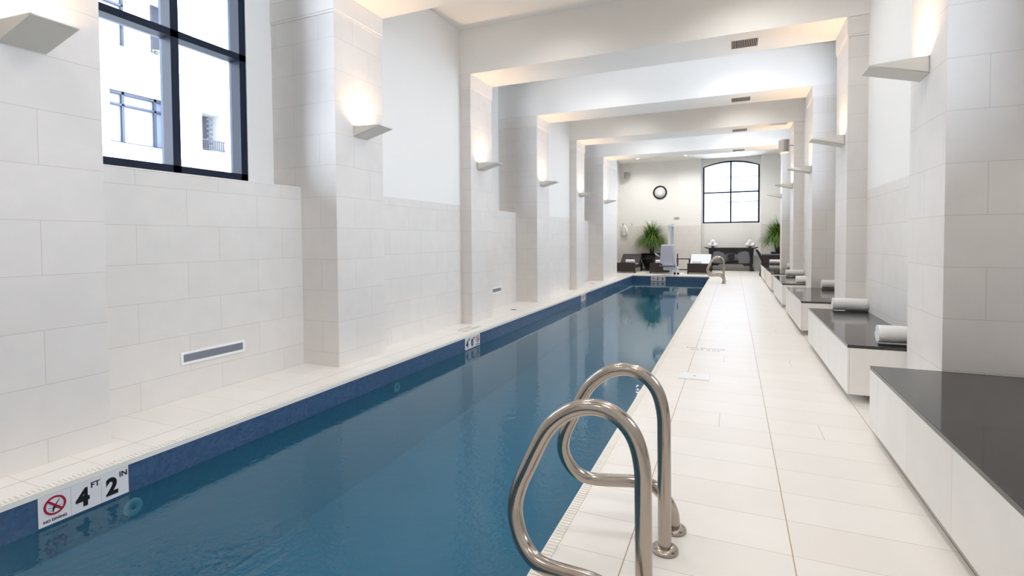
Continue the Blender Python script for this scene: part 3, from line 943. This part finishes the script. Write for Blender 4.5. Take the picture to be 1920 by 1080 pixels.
h0 = hook('grey robe hook behind the hanging white robe', -4.58, 2.0)
dup(h0, (-4.18, YE, 2.0), 'bare grey robe hook left of the palm')
t = thing('hanging_robe', 'white robe hanging from a hook at the left end of the end wall', 'robe', (-4.52, YE - .06, 1.99))
m = MB(); n = 14
for side in (0, 1):
    pass
rows = []
for j in range(18):
    z = -j * .028; wv = .025 + .10 * min(1, j / 6) ; cx = .02 + .05 * j / 18
    ring = []
    for k in range(24):
        a = 2 * PI * k / 24; rr = 1 + .18 * math.sin(4 * a + j * .25)
        ring.append(m.b.verts.new((cx + wv * rr * math.cos(a), .035 * rr * math.sin(a), z)))
    rows.append(ring)
for A, B in zip(rows, rows[1:]):
    for k in range(24):
        f_ = m.b.faces.new([A[k], A[(k + 1) % 24], B[(k + 1) % 24], B[k]]); f_.smooth = True
m.b.faces.new(rows[0]); m.b.faces.new(rows[-1])
m.build('robe_body', towel_m, t)
m = MB(); m.tube([(.02, -.02, -.04), (.10, -.035, -.18), (.12, -.03, -.42)], [.03, .035, .04], 12); m.build('sleeve', towel_m, t)


# ------------------------------------------------------------------ loungers
def lounger(label, loc, m_, backm, pad):
    t = thing('sun_lounger', label, 'lounger', loc, group='dark wicker loungers in the end room')
    W, L, H = .41, 1.75, .41
    m = MB(); m.box(-W, W, 0, .035, .06, H, bev=.006); m.build('foot_panel', m_, t)
    for k in (-1, 1):
        m = MB(); m.box(k * W - (.04 if k > 0 else 0), k * W + (0 if k > 0 else .04), .035, 1.05, .20, .33, bev=.005); m.build('side_rail', m_, t)
        m = MB()
        m.prism([(1.05, .20), (1.68, .20), (1.68, .33), (1.05, .33)], lambda u, v: (k * W, u, v), lambda u, v: (k * (W - .04), u, v)); m.build('side_rail', m_, t)
        for yy in (.0, 1.62):
            m = MB(); m.box(k * W - (.05 if k > 0 else 0), k * W + (0 if k > 0 else .05), yy, yy + .05, 0, .33 if yy else .07); m.build('leg', m_, t)
    m = MB(); m.box(-W + .04, W - .04, .04, 1.1, .27, .35, bev=.02); m.build('seat_pad', pad, t)
    m = MB()
    m.prism([(1.1, .33), (1.72, .69), (1.75, .66), (1.13, .28)], lambda u, v: (-W, u, v), lambda u, v: (W, u, v)); m.build('backrest', m_, t)
    m = MB()
    m.prism([(1.06, .36), (1.66, .715), (1.71, .69), (1.1, .33)], lambda u, v: (-W + .03, u, v), lambda u, v: (W - .03, u, v)); m.build('back_cushion', backm, t)
    return t


LY = 20.55
lounger('dark wicker lounger at the left, beside the end room pillar', (-3.97, LY, 0), wicker, mat('wicker_sling', srgb(66, 60, 62), .8), cushion)
lounger('dark wicker lounger partly behind the white pool lift', (-2.60, LY, 0), wicker, wicker, cushion)
lounger('dark wicker lounger with pale covered back, behind the distant rail', (-1.20, LY, 0), wicker, pale_cover, pale_cover)
LT = (LY + .95, .352)
dup(tw, (-3.93, LT[0] , .352), 'rolled white towel on the leftmost dark lounger')
dup(tw, (-2.72, LT[0] , .352), 'rolled white towel on the lounger behind the pool lift')
dup(tw, (-1.33, LT[0] , .352), 'rolled white towel on the lounger with the pale back')


def frame_table(label, loc):
    t = thing('side_table', label, 'table', loc, group='open black frame side tables')
    W, H = .25, .54
    m = MB(); m.box(-W, W, -.2, .2, H - .03, H, bev=.003); m.build('table_top', dark_wood, t)
    for k in (-1, 1):
        for l in (-1, 1):
            m = MB(); m.box(k * W - (.03 if k > 0 else 0), k * W + (0 if k > 0 else .03), l * .2 - (.03 if l > 0 else 0), l * .2 + (0 if l > 0 else .03), 0, H - .03); m.build('leg', dark_wood, t)
    m = MB(); m.box(-W, W, -.2, -.17, .07, .095); m.build('stretcher', dark_wood, t)
    m = MB(); m.box(-W, W, .17, .2, .07, .095); m.build('stretcher', dark_wood, t)
    return t


ft = frame_table('open black frame side table in front of the left palm pot', (-3.30, 21.9, 0))
dup(ft, (-1.87, 22.0, 0), 'open black frame side table between the pool lift and the pale lounger')


# ------------------------------------------------------------------ potted palms
def palm(label, loc, hz, r, h0, nleaf, seed, pot_top=.72, pot_r=.40, lim=(9, 9)):
    t = thing('potted_palm', label, 'plant', loc, group='potted grassy palms in the end room')
    rnd = random.Random(seed)
    m = MB(); m.prism([(-pot_r, -pot_r), (pot_r, -pot_r), (pot_r, pot_r), (-pot_r, pot_r)], lambda u, v: (u * .52, v * .52, 0), lambda u, v: (u, v, pot_top)); m.build('pot', pot_m, t)
    m = MB(); m.box(-pot_r * .9, pot_r * .9, -pot_r * .9, pot_r * .9, pot_top - .001, pot_top + .004); m.build('soil', soil, t)
    heads = [(0, 0, hz, 1.), (.12, .04, hz - .05, .8), (-.14, .02, hz - .10, .85)]
    for (x, y, z, _) in heads:
        m = MB(); m.tube([(x * .3, y * .3, pot_top - .02), (x * .7, y * .7, (pot_top + z) / 2), (x, y, z)], [.04, .028, .022], 10); m.build('trunk', trunk_m, t)
    for which, mm in ((0, leaf_m), (1, leaf_l)):
        m = MB()
        for hx, hy, hh, sc in heads:
            for k in range(int(nleaf * sc * (.7 if which == 0 else .3))):
                a = rnd.uniform(0, 2 * PI); el = math.radians(rnd.uniform(-8, 80)); L_ = r * sc * rnd.uniform(.8, 1.22) * (1 - .08 * max(0, math.sin(el)) ** 2)
                d = Vector((math.cos(a) * math.cos(el), math.sin(a) * math.cos(el), math.sin(el))); sd = Vector((-math.sin(a), math.cos(a), 0))
                p_ = Vector((hx, hy, hh + rnd.uniform(-.06, .06))); N = 7; wv = rnd.uniform(.007, .013); prev = None; v_ = d.copy()
                for i in range(N + 1):
                    p_.x = min(p_.x, lim[0]); p_.y = min(p_.y, lim[1]); p_.z = max(p_.z, .76); w_ = wv * (1 - (i / N) ** 2) + .0015
                    A = m.b.verts.new(p_ - sd * w_); B = m.b.verts.new(p_ + sd * w_)
                    if prev: m.b.faces.new([prev[0], prev[1], B, A])
                    prev = (A, B); p_ = p_ + v_ * (L_ / N); v_ = (v_ + Vector((0, 0, -.21))).normalized()
        m.build('foliage', mm, t)
    return t


palm('large grassy potted palm in a black pot left of the pool lift', (-3.23, 22.7, 0), 1.36, .86, 0, 520, 3, pot_r=.43, lim=(9, .5))
palm('potted palm on the right, half cut off by the last pillar', (1.60, 22.45, 0), 1.44, .82, 0, 460, 5, pot_top=.80, pot_r=.26, lim=(.46, .75))


# ------------------------------------------------------------------ pool lift
t = thing('pool_lift', 'white accessible pool lift with covered seat at the far pool end', 'pool lift', (-2.13, 19.84, 0))
m = MB(); m.lathe([(.11, 0), (.11, .015), (.055, .03), (.055, .20)], seg=24); m.build('pedestal', lift_white, t)
m = MB(); m.box(-.26, .26, -.16, .16, .19, .32, bev=.03); m.build('turntable', lift_white, t)
m = MB(); m.box(-.11, -.03, .05, .13, .32, 1.86, bev=.01); m.build('mast', lift_white, t)
m = MB(); m.box(.0, .09, .05, .13, .32, 1.90, bev=.01); m.build('actuator', lift_cover, t)
m = MB(); m.box(-.13, .11, .03, .15, 1.78, 1.88, bev=.02); m.build('mast_head', lift_white, t)
m = MB()   # draped cover over the seat back
rows = []
for j in range(11):
    z = .34 + .80 * j / 10; hw = .30 - .07 * j / 10; ring = []
    for k in range(32):
        a = 2 * PI * k / 32; rr = 1 + .05 * math.sin(7 * a + j * .4) * (1 - j / 12)
        cxx = abs(math.cos(a)) ** .5 * (1 if math.cos(a) > 0 else -1); syy = abs(math.sin(a)) ** .5 * (1 if math.sin(a) > 0 else -1)
        ring.append(m.b.verts.new((-.09 + hw * rr * cxx, -.12 + (.10 + .10 * (1 - j / 10)) * rr * syy, z)))
    rows.append(ring)
for A, B in zip(rows, rows[1:]):
    for k in range(32):
        f_ = m.b.faces.new([A[k], A[(k + 1) % 32], B[(k + 1) % 32], B[k]]); f_.smooth = True
m.b.faces.new(rows[0]); m.b.faces.new(rows[-1])
m.build('seat_cover', lift_cover, t)
m = MB(); m.box(-.36, .12, -.42, -.1, .36, .42, bev=.02); m.build('seat', lift_cover, t)
m = MB(); m.tube([(-.40, -.15, .70), (-.47, -.32, .76), (-.50, -.42, .80)], .025, 10); m.build('armrest', lift_white, t)
m = MB(); m.tube([(.24, -.1, .62), (.25, -.1, .80)], .02, 10); m.build('hand_control', rubber, t)
m = MB(); m.tube([(-.42, -.40, .46), (-.26, -.42, .40)], .022, 8); m.build('foot_rest', rubber, t)
for x in (.11, .23):
    m = MB(); m.lathe([(.001, -.02), (.045, -.02), (.045, .02), (.001, .02)], (x, .25, .046), axis='y', seg=20); m.build('wheel', rubber, t)
m = MB(); m.box(.08, .26, .16, .28, .09, .19); m.build('wheel_bracket', lift_white, t)

# ------------------------------------------------------------------ console table in the niche
t = thing('console_table', 'black carved altar console table under the end window', 'table', (-.095, 23.25, 0))
m = MB(); m.box(-.97, .97, -.22, .22, .925, .965, bev=.006); m.build('table_top', dark_wood, t)
for k in (-1, 1):
    m = MB(); m.prism([(.86, .965), (1.0, .965), (1.04, .99), (1.0, 1.0), (.92, .975)], lambda u, v: (k * u, -.2, v), lambda u, v: (k * u, .2, v)); m.build('everted_end', dark_wood, t)


def apron(sg):
    m = MB(); pts = [(-.86, .925)]
    for i in range(61):
        u = -.84 + 1.68 * i / 60
        z = .79 + .035 * math.cos(u * 12) - (.075 if abs(u) < .26 else 0) - (.10 * max(0, (abs(u) - .66) / .18) if abs(u) > .66 else 0)
        pts.append((u, z))
    pts.append((.86, .925))
    m.prism(pts, lambda u, v: (u, sg * .19 - .012, v), lambda u, v: (u, sg * .19 + .012, v)); m.build('apron', dark_wood, t)


apron(-1); apron(1)
for k in (-1, 1):
    for sg in (-1, 1):
        prof = [(.93, .075, .70), (.80, .08, .72), (.70, .065, .73), (.60, .055, .735), (.48, .05, .745), (.36, .06, .735), (.25, .05, .72), (.14, .05, .735), (.06, .075, .75), (0, .08, .76)]
        m = MB(); L_ = [(k * (c_ + .04 - w_), z) for z, w_, c_ in prof] + [(k * (c_ + .04 + w_), z) for z, w_, c_ in prof[::-1]]
        m.prism(L_, lambda u, v: (u, sg * .18 - .035, v), lambda u, v: (u, sg * .18 + .035, v)); m.build('leg', dark_wood, t)
m = MB(); m.box(-.74, .74, -.17, .17, .285, .315); m.build('lower_shelf', dark_wood, t)
for k in (-1, 1):
    m = MB(); m.prism([(.42, .285), (.74, .285), (.74, .19), (.62, .235), (.52, .20), (.46, .25)], lambda u, v: (k * u, -.17, v), lambda u, v: (k * u, -.14, v)); m.build('shelf_bracket', dark_wood, t)
m = MB(); m.box(-.74, .74, .20, .212, .31, .86); m.build('back_panel', screen_m, t)
t = thing('scholar_stone', 'dark carved stone ornament on the lower shelf of the console table', 'ornament', (-.08, 23.22, .316))
m = MB()
rs = [(-.24, .24, .0, .05), (-.19, .15, .05, .09), (-.09, .12, .09, .14), (-.13, .10, .13, .21), (-.11, .13, .20, .26), (-.14, .12, .25, .33), (-.10, .11, .32, .37)]
for x0, x1, z0, z1 in rs: m.box(x0, x1, -.08, .08, z0, z1, bev=.015)
m.box(.14, .27, -.06, .06, .03, .12, bev=.02)
m.build('stone', bronze, t)
m = MB(); m.box(-.26, .29, -.1, .1, 0, .02); m.build('stand', dark_wood, t)


def flowers(label, loc, seed):
    t = thing('flower_arrangement', label, 'flowers', loc, group='white blossom arrangements on the console')
    rnd = random.Random(seed)
    m = MB(); m.lathe([(.03, 0), (.06, .02), (.055, .05), (.045, .06)], seg=20); m.build('bowl', dark_wood, t)
    for cx, cz, r in ((-.10, .12, .085), (.10, .115, .09), (0, .24, .09)):
        m = MB(); N = 12
        rings = []
        for j in range(N + 1):
            ph = PI * j / N; ring = []
            for k in range(20):
                a = 2 * PI * k / 20; rr = r * (1 + .13 * math.sin(5 * a + j) * math.sin(ph) * math.cos(3 * ph)) * (.9 + .2 * rnd.random())
                ring.append(m.b.verts.new((cx + rr * math.sin(ph) * math.cos(a), rr * math.sin(ph) * math.sin(a), cz + rr * math.cos(ph))))
            rings.append(ring)
        for A, B in zip(rings, rings[1:]):
            for k in range(20): m.b.faces.new([A[k], A[(k + 1) % 20], B[(k + 1) % 20], B[k]])
        m.build('blossom_ball', flower_m, t)
    return t


flowers('cluster of white blossom balls at the left end of the console', (-.80, 23.2, .966), 1)
flowers('cluster of white blossom balls at the right end of the console', (.62, 23.2, .966), 2)

# ------------------------------------------------------------------ dark armchair at the end of the benches
t = thing('armchair', 'dark high backed wicker armchair at the end of the bench row', 'chair', (1.15, 20.35, 0))
prof_o = [(-.44, .95), (-.40, .90), (-.31, .75), (-.22, .55), (-.24, .30), (-.29, .0)]
m = MB(); pts = prof_o + [(x + .07, z) for x, z in prof_o[::-1]]
m.prism(pts, lambda u, v: (u, -.32, v), lambda u, v: (u, -.26, v)); m.build('back_leg', dark_wood, t)
m = MB(); m.prism(pts, lambda u, v: (u, .26, v), lambda u, v: (u, .32, v)); m.build('back_leg', dark_wood, t)
m = MB(); m.prism([(-.42, .93), (-.23, .52), (-.17, .52), (-.36, .93)], lambda u, v: (u, -.26, v), lambda u, v: (u, .26, v)); m.build('backrest', wicker, t)
m = MB(); m.prism([(-.42, .93), (-.36, .93), (-.36, .955), (-.43, .955)], lambda u, v: (u, -.32, v), lambda u, v: (u, .32, v)); m.build('top_rail', grey_line, t)
m = MB(); m.box(-.22, .40, -.3, .3, .28, .50, bev=.02); m.build('seat', wicker, t)
for k in (-1, 1):
    m = MB(); m.box(-.20, .42, k * .32 - .03, k * .32 + .03, .48, .76, bev=.01); m.build('arm_panel', wicker, t)
    m = MB(); m.box(-.20, .44, k * .32 - .04, k * .32 + .04, .761, .78); m.build('armrest', mat('armrest_grey', srgb(120, 128, 142), .3) if k < 0 else MATS['armrest_grey'], t)
    m = MB(); m.box(.34, .40, k * .32 - .03, k * .32 + .03, 0, .48); m.build('front_leg', dark_wood, t)

# ------------------------------------------------------------------ outside: pale buildings
t = thing('facing_building', 'pale stone building with dark framed windows seen through the big left window', 'building', (-14, 8, 0))
m = MB()
FX = 0.
def rect(u0, u1, z0, z1, d0=-1.0, d1=0.): m.box(d0, d1, u0 - 8, u1 - 8, z0, z1)
# openings: (u0,u1,z0,z1)
ops = [(7.72, 9.75, 3.84, 5.13), (10.09, 10.88, 4.0, 5.17), (6.1, 8.11, 6.24, 7.6), (8.72, 9.85, 6.3, 7.9)]
us = sorted({2., 24.} | {o_[0] for o_ in ops} | {o_[1] for o_ in ops})
for a, b_ in zip(us, us[1:]):
    mid = (a + b_) / 2; hs = sorted([(o_[2], o_[3]) for o_ in ops if o_[0] < mid < o_[1]])
    z = -3.
    for z0, z1 in hs:
        rect(a, b_, z, z0); z = z1
    rect(a, b_, z, 13.)
m.build('wall', fac_wall, t)
m = MB()
for z in (3.45, 5.55, 5.95, 8.2): m.box(0, .06, -6, 16, z, z + .05)
m.box(0, .5, 3.0, 16, 5.9, 13); m.box(0, .35, 1.0, 1.7, 3.6, 5.6)
m.build('stone_moulding', fac_wall, t)
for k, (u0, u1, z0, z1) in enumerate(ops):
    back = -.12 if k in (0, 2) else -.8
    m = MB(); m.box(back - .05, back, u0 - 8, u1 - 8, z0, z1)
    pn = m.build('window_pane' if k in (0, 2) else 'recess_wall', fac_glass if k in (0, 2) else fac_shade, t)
    if k in (0, 2):
        m = MB(); e = .05
        for a in ((u0, u1, z1 - .08, z1), (u0, u1, z0, z0 + .03), (u0, u0 + e * .4, z0, z1), (u1 - e, u1, z0, z1)): m.box(-.12, -.05, a[0] - 8, a[1] - 8, a[2], a[3])
        for u in ((8.02, 8.80, 9.55) if k == 0 else (6.6, 7.35)): m.box(-.12, -.05, u - 8, u + .06 - 8, z0, z1)
        m.box(-.12, -.05, u0 - 8, u1 - 8, z1 - .36, z1 - .31)
        m.build('window_frame', fac_dark, t)
m = MB()
for i in range(6): m.box(-.30, -.27, 10.42 - 8, 10.62 - 8, 4.25 + i * .14, 4.30 + i * .14)
m.box(-.05, -.02, 10.09 - 8, 10.88 - 8, 4.30, 4.33); m.box(-.05, -.02, 10.09 - 8, 10.88 - 8, 4.05, 4.07)
for i in range(12): m.box(-.05, -.03, 10.1 + i * .068 - 8, 10.115 + i * .068 - 8, 4.05, 4.32)
m.build('balcony_railing', fac_dark, t)
m = MB()
rnd = random.Random(4)
for i in range(240):
    x, y, z = rnd.uniform(-.3, .2), rnd.uniform(8.9, 10.2) - 8, rnd.uniform(6.15, 6.5)
    d = Vector((rnd.uniform(-1, 1), rnd.uniform(-1, 1), rnd.uniform(-.4, 1))).normalized() * .12; s_ = Vector((rnd.uniform(-1, 1), rnd.uniform(-1, 1), 0)).normalized() * .03
    p_ = Vector((x, y, z)); m.b.faces.new([m.b.verts.new(p_ - s_), m.b.verts.new(p_ + s_), m.b.verts.new(p_ + d)])
m.build('planter_greenery', mat('pale_greenery', srgb(190, 206, 150), .8), t)

t = thing('distant_building', 'pale tall building with banded windows seen through the arched end window', 'building', (-.2, 40, 0))
m = MB(); m.box(-9, 9, 0, 3, -3, 22); m.build('wall', far_wall, t)
for (x0, x1, n, z0, dz, hh) in ((-1.62, -1.28, 7, 3.75, .52, .24), (-.55, .42, 6, 3.72, .88, .50), (.72, 1.62, 6, 3.72, .88, .52)):
    for k in range(n):
        m = MB(); m.box(x0 + .2 - .0, x1 + .2, -.03, .0, z0 + k * dz, z0 + k * dz + hh); w_ = m.build('window', far_glass, t)
        m = MB(); m.box(x0 + .2, x1 + .2, -.06, -.03, z0 + k * dz + hh * .4, z0 + k * dz + hh * .5); m.build('balcony_rail', fac_shade, w_)
m = MB(); m.box(-4, 6, -.4, 0, 3.45, 3.6); m.build('stone_moulding', far_wall, t)
